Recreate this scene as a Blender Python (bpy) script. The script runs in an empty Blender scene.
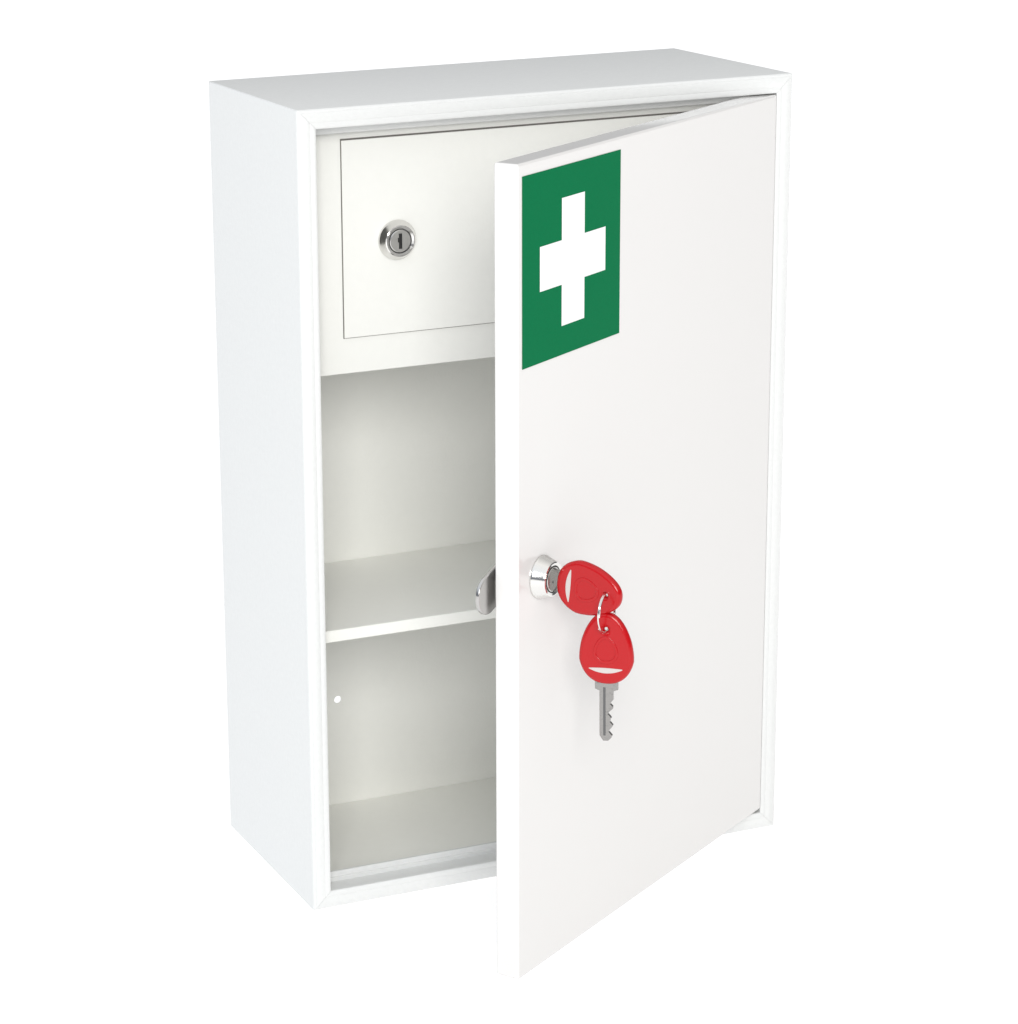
import bpy, bmesh, math
from mathutils import Vector, Matrix, Euler
import numpy as np
W,D,H=0.297,0.1368,0.45
CAM=Vector((-0.52372,-1.34691,0.65334)); ROT=(1.3074,0.0197,-0.3803); F=2791.63
TH=0.57316
sc=bpy.context.scene
col=sc.collection
# ---------------- materials
def mat(name,base,rough=0.4,metal=0.0,coat=0.0,bump=0.0,bscale=400,var=0.0,vscale=6,emit=0,spec=0.5):
    m=bpy.data.materials.new(name);m.use_nodes=True
    nt=m.node_tree;b=nt.nodes["Principled BSDF"]
    b.inputs["Base Color"].default_value=(*base,1);b.inputs["Roughness"].default_value=rough
    b.inputs["Metallic"].default_value=metal;b.inputs["Coat Weight"].default_value=coat
    b.inputs["Coat Roughness"].default_value=0.08
    b.inputs["Specular IOR Level"].default_value=spec
    tc=nt.nodes.new("ShaderNodeTexCoord")
    if var>0:
        n=nt.nodes.new("ShaderNodeTexNoise");n.inputs["Scale"].default_value=vscale;n.inputs["Detail"].default_value=4
        nt.links.new(tc.outputs["Object"],n.inputs["Vector"])
        r=nt.nodes.new("ShaderNodeMapRange");r.inputs[3].default_value=1-var;r.inputs[4].default_value=1+var
        nt.links.new(n.outputs["Fac"],r.inputs[0])
        mx=nt.nodes.new("ShaderNodeVectorMath");mx.operation='SCALE';mx.inputs[0].default_value=base
        nt.links.new(r.outputs[0],mx.inputs["Scale"]);nt.links.new(mx.outputs[0],b.inputs["Base Color"])
    if bump>0:
        n=nt.nodes.new("ShaderNodeTexNoise");n.inputs["Scale"].default_value=bscale;n.inputs["Detail"].default_value=3
        nt.links.new(tc.outputs["Object"],n.inputs["Vector"])
        bp=nt.nodes.new("ShaderNodeBump");bp.inputs["Strength"].default_value=bump;bp.inputs["Distance"].default_value=0.001
        nt.links.new(n.outputs["Fac"],bp.inputs["Height"]);nt.links.new(bp.outputs[0],b.inputs["Normal"])
    if emit:
        b.inputs["Emission Color"].default_value=(1,1,1,1);b.inputs["Emission Strength"].default_value=emit
    return m
PAINT=mat("white_powder_coat",(0.725,0.732,0.725),0.28,bump=0.18,bscale=450,var=0.035,vscale=350)
DOORP=mat("white_gloss_paint",(0.725,0.712,0.700),0.10,bump=0.06,bscale=50,var=0.006,vscale=8,spec=0.7)
INNER=mat("inner_white_lifted",(0.915,0.915,0.87),0.35,bump=0.08,bscale=500,var=0.015,vscale=200)  # inner white with albedo raised to brighten the shaded interior
LOCKP=mat("inner_white_dimmer",(0.80,0.80,0.765),0.35,bump=0.08,bscale=500,var=0.015,vscale=200)  # same inner white, kept darker on the more strongly lit locker front
GREEN=mat("green_vinyl",(0.0,0.155,0.055),0.45,var=0.10,vscale=1200,spec=0.03)
VWHITE=mat("white_vinyl",(0.86,0.86,0.86),0.35)
CHROME=mat("chrome",(0.74,0.73,0.71),0.10,1.0)
STEEL=mat("nickel_key_steel",(0.32,0.31,0.30),0.2,1.0,bump=0.35,bscale=300)
LATCH=mat("latch_steel",(0.50,0.49,0.48),0.16,1.0)
BLACK=mat("keyway_black",(0.01,0.01,0.01),0.5)
CYL=mat("satin_chrome",(0.62,0.61,0.59),0.25,1.0)
GREYG=mat("grey_groove",(0.10,0.10,0.10),0.4)
RED=mat("red_plastic",(0.43,0.002,0.005),0.18,bump=0.03,bscale=700,spec=0.4)
WPL=mat("white_print",(0.55,0.50,0.48),0.3)
FLOOR=mat("white_glow_floor",(0.5,0.5,0.5),0.9,emit=0.70,spec=0.0)  # glow added to the floor to stay white and wash out contact shadows
GAP=mat("dark_gap",(0.16,0.15,0.14),0.7)
def add(name,me,mats,parent=None,bev=0,segs=3,smooth=True):
    o=bpy.data.objects.new(name,me);col.objects.link(o)
    for m in mats: me.materials.append(m)
    if smooth:
        for p in me.polygons:p.use_smooth=True
    if bev:
        b=o.modifiers.new("bevel","BEVEL");b.width=bev;b.segments=segs;b.limit_method='ANGLE';b.angle_limit=math.radians(35)
        b.harden_normals=True
    elif smooth:
        me.set_sharp_from_angle(angle=math.radians(35))
    if parent: o.parent=parent
    return o
def boxes(lst):
    bm=bmesh.new()
    for (x0,x1,y0,y1,z0,z1) in lst:
        v=[bm.verts.new((x,y,z)) for x in(x0,x1) for y in(y0,y1) for z in(z0,z1)]
        for f in((0,1,3,2),(4,6,7,5),(0,4,5,1),(2,3,7,6),(0,2,6,4),(1,5,7,3)):bm.faces.new([v[i] for i in f])
    bmesh.ops.recalc_face_normals(bm,faces=bm.faces)
    me=bpy.data.meshes.new("m");bm.to_mesh(me);bm.free();return me
def loft_rect(profile,x0,x1,z0,z1,closed=True):
    bm=bmesh.new();L=[]
    for u,y in profile:
        L.append([bm.verts.new(p) for p in((x0+u,y,z0+u),(x1-u,y,z0+u),(x1-u,y,z1-u),(x0+u,y,z1-u))])
    n=len(L)
    for i in range(n if closed else n-1):
        a,b=L[i],L[(i+1)%n]
        for k in range(4):bm.faces.new((a[k],a[(k+1)%4],b[(k+1)%4],b[k]))
    bmesh.ops.recalc_face_normals(bm,faces=bm.faces)
    me=bpy.data.meshes.new("m");bm.to_mesh(me);bm.free();return me
def lathe(profile,seg=64,mi=None):
    bm=bmesh.new();rings=[]
    for p in profile:
        r,h=p[0],p[1]
        if r<1e-7: rings.append([bm.verts.new((0,0,h))])
        else: rings.append([bm.verts.new((r*math.cos(2*math.pi*k/seg),r*math.sin(2*math.pi*k/seg),h)) for k in range(seg)])
    for i in range(len(rings)-1):
        a,b=rings[i],rings[i+1]
        for k in range(seg):
            if len(a)==1 and len(b)==1: continue
            if len(b)==1:f=bm.faces.new((a[k],a[(k+1)%seg],b[0]))
            elif len(a)==1:f=bm.faces.new((a[0],b[(k+1)%seg],b[k]))
            else:f=bm.faces.new((a[k],a[(k+1)%seg],b[(k+1)%seg],b[k]))
            if len(profile[i])>2:f.material_index=profile[i][2]
    bmesh.ops.recalc_face_normals(bm,faces=bm.faces)
    return bm
def curve_mesh(splines,ext,bev,res=3):
    cu=bpy.data.curves.new("c","CURVE");cu.dimensions='2D';cu.fill_mode='BOTH';cu.extrude=ext;cu.bevel_depth=bev;cu.bevel_resolution=res
    for pts in splines:
        s=cu.splines.new('POLY');s.points.add(len(pts)-1)
        for q,p in zip(s.points,pts):q.co=(p[0],p[1],0,1)
        s.use_cyclic_u=True
    o=bpy.data.objects.new("tmp",cu);col.objects.link(o);bpy.context.view_layer.update()
    dg=bpy.context.evaluated_depsgraph_get();me=bpy.data.meshes.new_from_object(o.evaluated_get(dg))
    bpy.data.objects.remove(o);bpy.data.curves.remove(cu)
    me.materials.clear();return me
def merge(dst_bm,me,mi,M=None):
    b2=bmesh.new();b2.from_mesh(me)
    if M is not None:b2.transform(M)
    for f in b2.faces:f.material_index=mi
    t=bpy.data.meshes.new("t");b2.to_mesh(t);b2.free()
    dst_bm.from_mesh(t)
def finish(bm):
    me=bpy.data.meshes.new("m");bm.to_mesh(me);bm.free();return me
def circ(cx,cy,r,n=24,s=1):return[(cx+r*math.cos(s*2*math.pi*k/n),cy+r*math.sin(s*2*math.pi*k/n)) for k in range(n)]
# ---------------- floor
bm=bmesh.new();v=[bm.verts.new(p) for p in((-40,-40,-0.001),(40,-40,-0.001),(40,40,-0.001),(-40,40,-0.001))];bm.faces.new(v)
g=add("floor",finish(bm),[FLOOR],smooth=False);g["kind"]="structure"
# ---------------- cabinet
root=bpy.data.objects.new("medicine_cabinet",None);col.objects.link(root);root.empty_display_size=0.05
root["label"]="white metal first aid cabinet with its front door ajar";root["category"]="medicine cabinet"
FW=0.0103
prof=[(0,D)]+[(0.0018*(1-math.cos(a)),0.0005+0.0018*(1-math.sin(a))) for a in np.linspace(0,math.pi/2,6)]+[(FW,0.0005),(FW,0.0122),(0.0126,0.0122),(0.0126,0.0134),(0.0156,0.0134),(0.0156,0.0155),(0.0012,0.0155),(0.0012,D)]
add("body",loft_rect(prof,0,W,0,H),[PAINT],root,bev=0.0005,segs=2)
# rolled, mitred front lip: cross-section swept along each side
bm=bmesh.new()
g_=0.00008
sec=[(0.0019,0.0008),(0.0019,0.0002),(0.0023,0.0),(0.0066,0.0),(0.0071,0.00018),(0.0076,0.0),(0.0090,-0.0001),(0.0099,0.0),(0.0103,0.00025),(0.01050,0.0008)]
def side(f):
    A=[bm.verts.new(f(u,y,0)) for u,y in sec];B=[bm.verts.new(f(u,y,1)) for u,y in sec]
    bm.faces.new(A);bm.faces.new(B[::-1]);n=len(sec)
    for k in range(n):bm.faces.new((A[k],B[k],B[(k+1)%n],A[(k+1)%n]))
side(lambda u,y,e:(u,y,(u+g_) if e==0 else H-u-g_))
side(lambda u,y,e:(W-u,y,(u+g_) if e==0 else H-u-g_))
side(lambda u,y,e:((u+g_) if e==0 else W-u-g_,y,u))
side(lambda u,y,e:((u+g_) if e==0 else W-u-g_,y,H-u))
bmesh.ops.recalc_face_normals(bm,faces=bm.faces)
add("front_frame",finish(bm),[PAINT],root)
# back panel with a real through hole
bp_=curve_mesh([[(0.0013,0.0013),(W-0.0013,0.0013),(W-0.0013,H-0.0013),(0.0013,H-0.0013)],circ(0.071,0.0701,0.0023,32)],0.0005,0.0)
bm=bmesh.new();merge(bm,bp_,0,Matrix.Translation((0,D-0.0007,0))@Matrix.Rotation(math.radians(90),4,'X'))
add("back_panel",finish(bm),[INNER],root)
add("base_panel",boxes([(0.0014,W-0.0014,0.0158,D-0.0014,0.0014,0.0024)]),[INNER],root,bev=0.0003)
SZ=0.1578
add("shelf",boxes([(0.0014,W-0.0014,0.0165,D-0.0013,SZ-0.007,SZ)]),[INNER],root,bev=0.0008)
# locker
LY=0.020
lz=0.302
def lockmesh(r,h,keyed=True):
    bm=lathe([(r,0),(r,0.0008),(r*0.97,0.0013),(r*0.82,h-0.0010),(r*0.78,h-0.0002),(r*0.73,h),(r*0.62,h-0.0004,3),(r*0.60,h-0.0016,3),(r*0.56,h-0.0016,2),(r*0.56,h-0.0003,2),(r*0.53,h,2),(0,h,2)])
    if keyed:
        merge(bm,boxes([(-0.0009,0.0009,-r*0.38,r*0.38,h+0.00005,h+0.00025)]),1)
        merge(bm,boxes([(-0.0015,0.0003,-r*0.05,r*0.18,h+0.00005,h+0.0002)]),1)
    return finish(bm)
loc=add("locker",boxes([(0.0014,W-0.0014,LY+0.003,D-0.0013,lz,lz+0.0012),(0.0014,W-0.0014,LY,LY+0.0012,lz,H-0.0014)]),[LOCKP],root,bev=0.0005)
DX0,DX1,DZ0,DZ1=0.0322,0.2650,0.322,0.4295
add("seam",boxes([(DX0-0.0004,DX1+0.0004,LY-0.0002,LY-0.0001,DZ0-0.0004,DZ1+0.0008)]),[GAP],loc,smooth=False)
ld=add("locker_door",boxes([(DX0,DX1,LY-0.0012,LY-0.0003,DZ0,DZ1)]),[LOCKP],loc,bev=0.0003)
lk=add("lock",lockmesh(0.0110,0.005),[CHROME,BLACK,CYL,GREYG],loc)
lk.matrix_local=Matrix.Translation((0.0635,LY-0.0013,0.3735))@Matrix.Rotation(math.radians(90),4,'X')
# ---------------- door : local frame X=along door from hinge, Y=outward normal, Z=up
d=Vector((-math.cos(TH),-math.sin(TH),0));nout=Vector((math.sin(TH),-math.cos(TH),0));up=Vector((0,0,1))
HX=0.2867
Md=Matrix((( d.x,nout.x,0,HX),(d.y,nout.y,0,0),(0,0,1,0),(0,0,0,1)))
DW,ZT,ZB,T=0.2766,0.43890,0.0130,0.0137
bm=bmesh.new()
bm.from_mesh(boxes([(0,DW,-T,0,ZB,ZT)]))
bm.faces.ensure_lookup_table()
bf=[f for f in bm.faces if f.normal.y<-0.9]
bmesh.ops.inset_individual(bm,faces=bf,thickness=0.012);bf=[f for f in bm.faces if abs(f.calc_center_median().y+T)<1e-5 and f.normal.y<-0.9 and f.calc_area()>0.05]
ret=bmesh.ops.extrude_discrete_faces(bm,faces=bf)
bmesh.ops.translate(bm,verts=[v for f in ret["faces"] for v in f.verts],vec=(0,T-0.0015,0))
bmesh.ops.recalc_face_normals(bm,faces=bm.faces)
door=add("door",finish(bm),[DOORP],root,bev=0.0013,segs=4);door.matrix_local=Md
S0,S1,G0,G1=0.1768,0.2727,0.3373,0.4325
cs,cz,hb,hl=0.2243,0.3843,0.0112,0.0322
bm=bmesh.new()
merge(bm,boxes([(S0,S1,0.0001,0.0003,G0,G1)]),0)
pts=[(-hb,-hl),(hb,-hl),(hb,-hb),(hl,-hb),(hl,hb),(hb,hb),(hb,hl),(-hb,hl),(-hb,hb),(-hl,hb),(-hl,-hb),(-hb,-hb)]
vs=[bm.verts.new((cs+x,0.0004,cz+z)) for x,z in pts];f=bm.faces.new(vs);f.material_index=1
bmesh.ops.recalc_face_normals(bm,faces=[f])
add("first_aid_sign",finish(bm),[GREEN,VWHITE],door,smooth=False)
LS,LZ=0.2543,0.2262
RX=Matrix.Rotation(math.radians(-90),4,'X')
lk2=add("lock",lockmesh(0.0114,0.0075),[CHROME,BLACK,CYL,GREYG],door);lk2.matrix_local=Matrix.Translation((LS,0.0001,LZ))@RX
bm=lathe([(0.0070,0.0),(0.0070,0.0145),(0,0.0145)],40)
tongue=[(-0.007,-0.007),(-0.007,0.007),(0.012,0.0105),(0.0255,0.0098)]
tongue+=[(0.0260+0.0083*math.sin(a),0.0092*math.cos(a)) for a in np.linspace(0.2,2.9,12)]+[(0.0255,-0.0094),(0.012,-0.0085)]
merge(bm,curve_mesh([tongue],0.0006,0.0005),0,Matrix.Translation((0,0,0.0155)))
la=add("latch",finish(bm),[LATCH],door)
la.matrix_local=Matrix.Translation((LS,-0.0015,LZ+0.001))@Matrix.Rotation(math.radians(90),4,'X')@Matrix.Rotation(math.radians(-16),4,'Z')
# ---------------- keys
def fob_outline(n=72):
    P=[]
    for k in range(n):
        a=2*math.pi*k/n
        y=math.cos(a);x=math.sin(a)
        yy=-0.0098+0.0162*(abs(y)**0.92)*(1 if y>0 else -1)
        t=max(y,-0.35)+0.35
        w=0.0124*(1-0.24*t-0.02*t*t)
        P.append((w*(abs(x)**0.82)*(1 if x>0 else -1),yy))
    return P
bm=bmesh.new();bm.from_mesh(curve_mesh([fob_outline(),circ(0,0,0.0032)],0.0002,0.0022,8))
for s in(1,-1):
    z=s*0.0023
    o1=[(x*0.52,-0.0105+(y+0.0100)*0.42) for x,y in fob_outline()]
    o2=[(x*0.84,-0.0105+(y+0.0105)*0.84) for x,y in o1]
    merge(bm,curve_mesh([o1,o2],0.0001,0.0003,3),0,Matrix.Translation((0,0,z)))
    cr=[]
    for t in np.linspace(-1,1,17):cr.append((0.0084*t,-0.0222+0.0020*t*t))
    for t in np.linspace(1,-1,17):cr.append((0.0084*t,-0.0197-0.0003*t*t))
    merge(bm,curve_mesh([cr],0.00015,0.00015,1),1,Matrix.Translation((0,0,z)))
fobme=finish(bm);fobme.materials.append(RED);fobme.materials.append(WPL)
blade=[(-0.0056,-0.0245),(-0.0056,-0.0308),(-0.0033,-0.0316)]
blade+=[(-0.0033,-0.0550),(-0.0016,-0.0575),(0.0006,-0.0575),(0.0020,-0.0562)]
blade+=[(.0026,-.0548),(.0010,-.0530),(.0010,-.0520),(.0024,-.0506),(.0030,-.0494),(.0016,-.0478),(.0016,-.0466),(.0022,-.0456),(.0006,-.0438),(.0006,-.0430),(.0030,-.0408),(.0030,-.0398),(.0018,-.0386),(.0018,-.0378),(.0032,-.0362),(.0032,-.0340)]
blade+=[(0.0033,-0.0316),(0.0056,-0.0308),(0.0056,-0.0245)]
bm=bmesh.new();bm.from_mesh(curve_mesh([blade],0.0007,0.0003,2))
for s in(1,-1):
    merge(bm,boxes([(-0.0016,-0.0004,-0.0550,-0.0300,-0.00012,0.00012)]),1,Matrix.Translation((0,0,s*0.00100)))
blme=finish(bm);blme.materials.append(STEEL);blme.materials.append(GREYG)
def mkkey(M,label):
    r=bpy.data.objects.new("key",None);col.objects.link(r);r.empty_display_size=0.01;r.matrix_world=M
    r["label"]=label;r["category"]="key";r["group"]="keys on the ring"
    add("fob",fobme,[],r);add("blade",blme,[],r)
    return r
P0=Vector((HX,0,0))+d*LS+up*LZ
def basis(X,Y,Zv,o):
    M=Matrix.Identity(4)
    for i in range(3):M[i][0]=X[i];M[i][1]=Y[i];M[i][2]=Zv[i];M[i][3]=o[i]
    return M
a=math.radians(-5)
Y1=(nout*math.cos(a)+up*math.sin(a)).normalized();X1=(up*math.cos(a)-nout*math.sin(a)).normalized();Z1=X1.cross(Y1)
h1=P0+nout*0.0380-up*0.0028
mkkey(basis(X1,Y1,Z1,h1),"red plastic headed key inserted in the door lock")
vc=(CAM-h1);vc.z=0;vc.normalize()
Z2=(d*0.8+vc).normalized();Y2=Vector((0,0,1));X2=Y2.cross(Z2).normalized();Z2=X2.cross(Y2)
h2=h1-up*0.0180
mkkey(basis(X2,Y2,Z2,h2)@Matrix.Rotation(math.radians(1.5),4,'Z')@Matrix.Rotation(math.radians(-4),4,'X'),"red plastic headed spare key hanging from the ring")
vr=(d*1.0+vc*0.25);vr.z=0;vr.normalize()
rc=(h1+h2)/2; nr=vr.cross(up)
bm=bmesh.new()
R0,rw=0.0105,0.00042
n1,n2=72,10
tot=int(n1*1.9);rings=[]
for k in range(tot+1):
    an=2*math.pi*k/n1;c=rc+vr*(R0*math.cos(an))+up*(R0*math.sin(an))+nr*(-0.0006+0.0012*k/tot)
    e=(vr*math.cos(an)+up*math.sin(an))
    rings.append([bm.verts.new(c+e*(rw*math.cos(2*math.pi*j/n2))+nr*(rw*math.sin(2*math.pi*j/n2))) for j in range(n2)])
for k in range(tot):
    for j in range(n2):bm.faces.new((rings[k][j],rings[k][(j+1)%n2],rings[k+1][(j+1)%n2],rings[k+1][j]))
bm.faces.new(rings[0]);bm.faces.new(rings[-1][::-1])
bmesh.ops.recalc_face_normals(bm,faces=bm.faces)
bm.transform(Matrix.Translation(-rc))
ring=add("key_ring",finish(bm),[CHROME]);ring.location=rc
ring["label"]="small steel split ring joining two red keys";ring["category"]="key ring"
# ---------------- world
w=bpy.data.worlds.new("World");sc.world=w;w.use_nodes=True;nt=w.node_tree
bg=nt.nodes["Background"];tc=nt.nodes.new("ShaderNodeTexCoord");sx=nt.nodes.new("ShaderNodeSeparateXYZ")
nt.links.new(tc.outputs["Generated"],sx.inputs[0])
def ramp(src,stops):
    c=nt.nodes.new("ShaderNodeValToRGB");m=nt.nodes.new("ShaderNodeMapRange");m.inputs[1].default_value=-1;m.inputs[2].default_value=1
    nt.links.new(src,m.inputs[0]);nt.links.new(m.outputs[0],c.inputs[0])
    e=c.color_ramp.elements
    while len(e)<len(stops):e.new(0.5)
    for q,(p,cl) in zip(e,stops):q.position=(p+1)/2;q.color=(*cl,1)
    return c.outputs[0]
rz=ramp(sx.outputs["Z"],[(0.0,(0.22,0.22,0.23)),(0.25,(0.36,0.36,0.37)),(0.6,(1.2,1.19,1.17))])
rx=ramp(sx.outputs["X"],[(-0.8,(0.88,0.96,1.06)),(0.1,(1,1,1)),(0.6,(0.55,0.55,0.55))])
mx=nt.nodes.new("ShaderNodeVectorMath");mx.operation='MULTIPLY';nt.links.new(rz,mx.inputs[0]);nt.links.new(rx,mx.inputs[1])
nt.links.new(mx.outputs[0],bg.inputs[0]);bg.inputs[1].default_value=1.0
def area(name,loc,target,size,power,colr=(1,1,1)):
    l=bpy.data.lights.new(name,'AREA');l.shape='SQUARE';l.size=size;l.energy=power;l.color=colr
    o=bpy.data.objects.new(name,l);col.objects.link(o);o.location=loc
    o.rotation_euler=(Vector(target)-Vector(loc)).to_track_quat('-Z','Y').to_euler()
area("softbox",(-0.62,-1.88,1.06),(0.15,0,0.22),0.8,27,(1.0,0.99,0.97))
# ---------------- camera
cd=bpy.data.cameras.new("Camera");cam=bpy.data.objects.new("Camera",cd);col.objects.link(cam);sc.camera=cam
cam.location=CAM;cam.rotation_mode='XYZ';cam.rotation_euler=ROT
cd.lens=F/1024*36;cd.sensor_width=36;cd.sensor_fit='AUTO';cd.shift_x=193.353/1024;cd.shift_y=-54.747/1024;cd.clip_start=0.01;cd.clip_end=200
sc.view_settings.view_transform='Standard';sc.view_settings.look='None';sc.view_settings.exposure=0
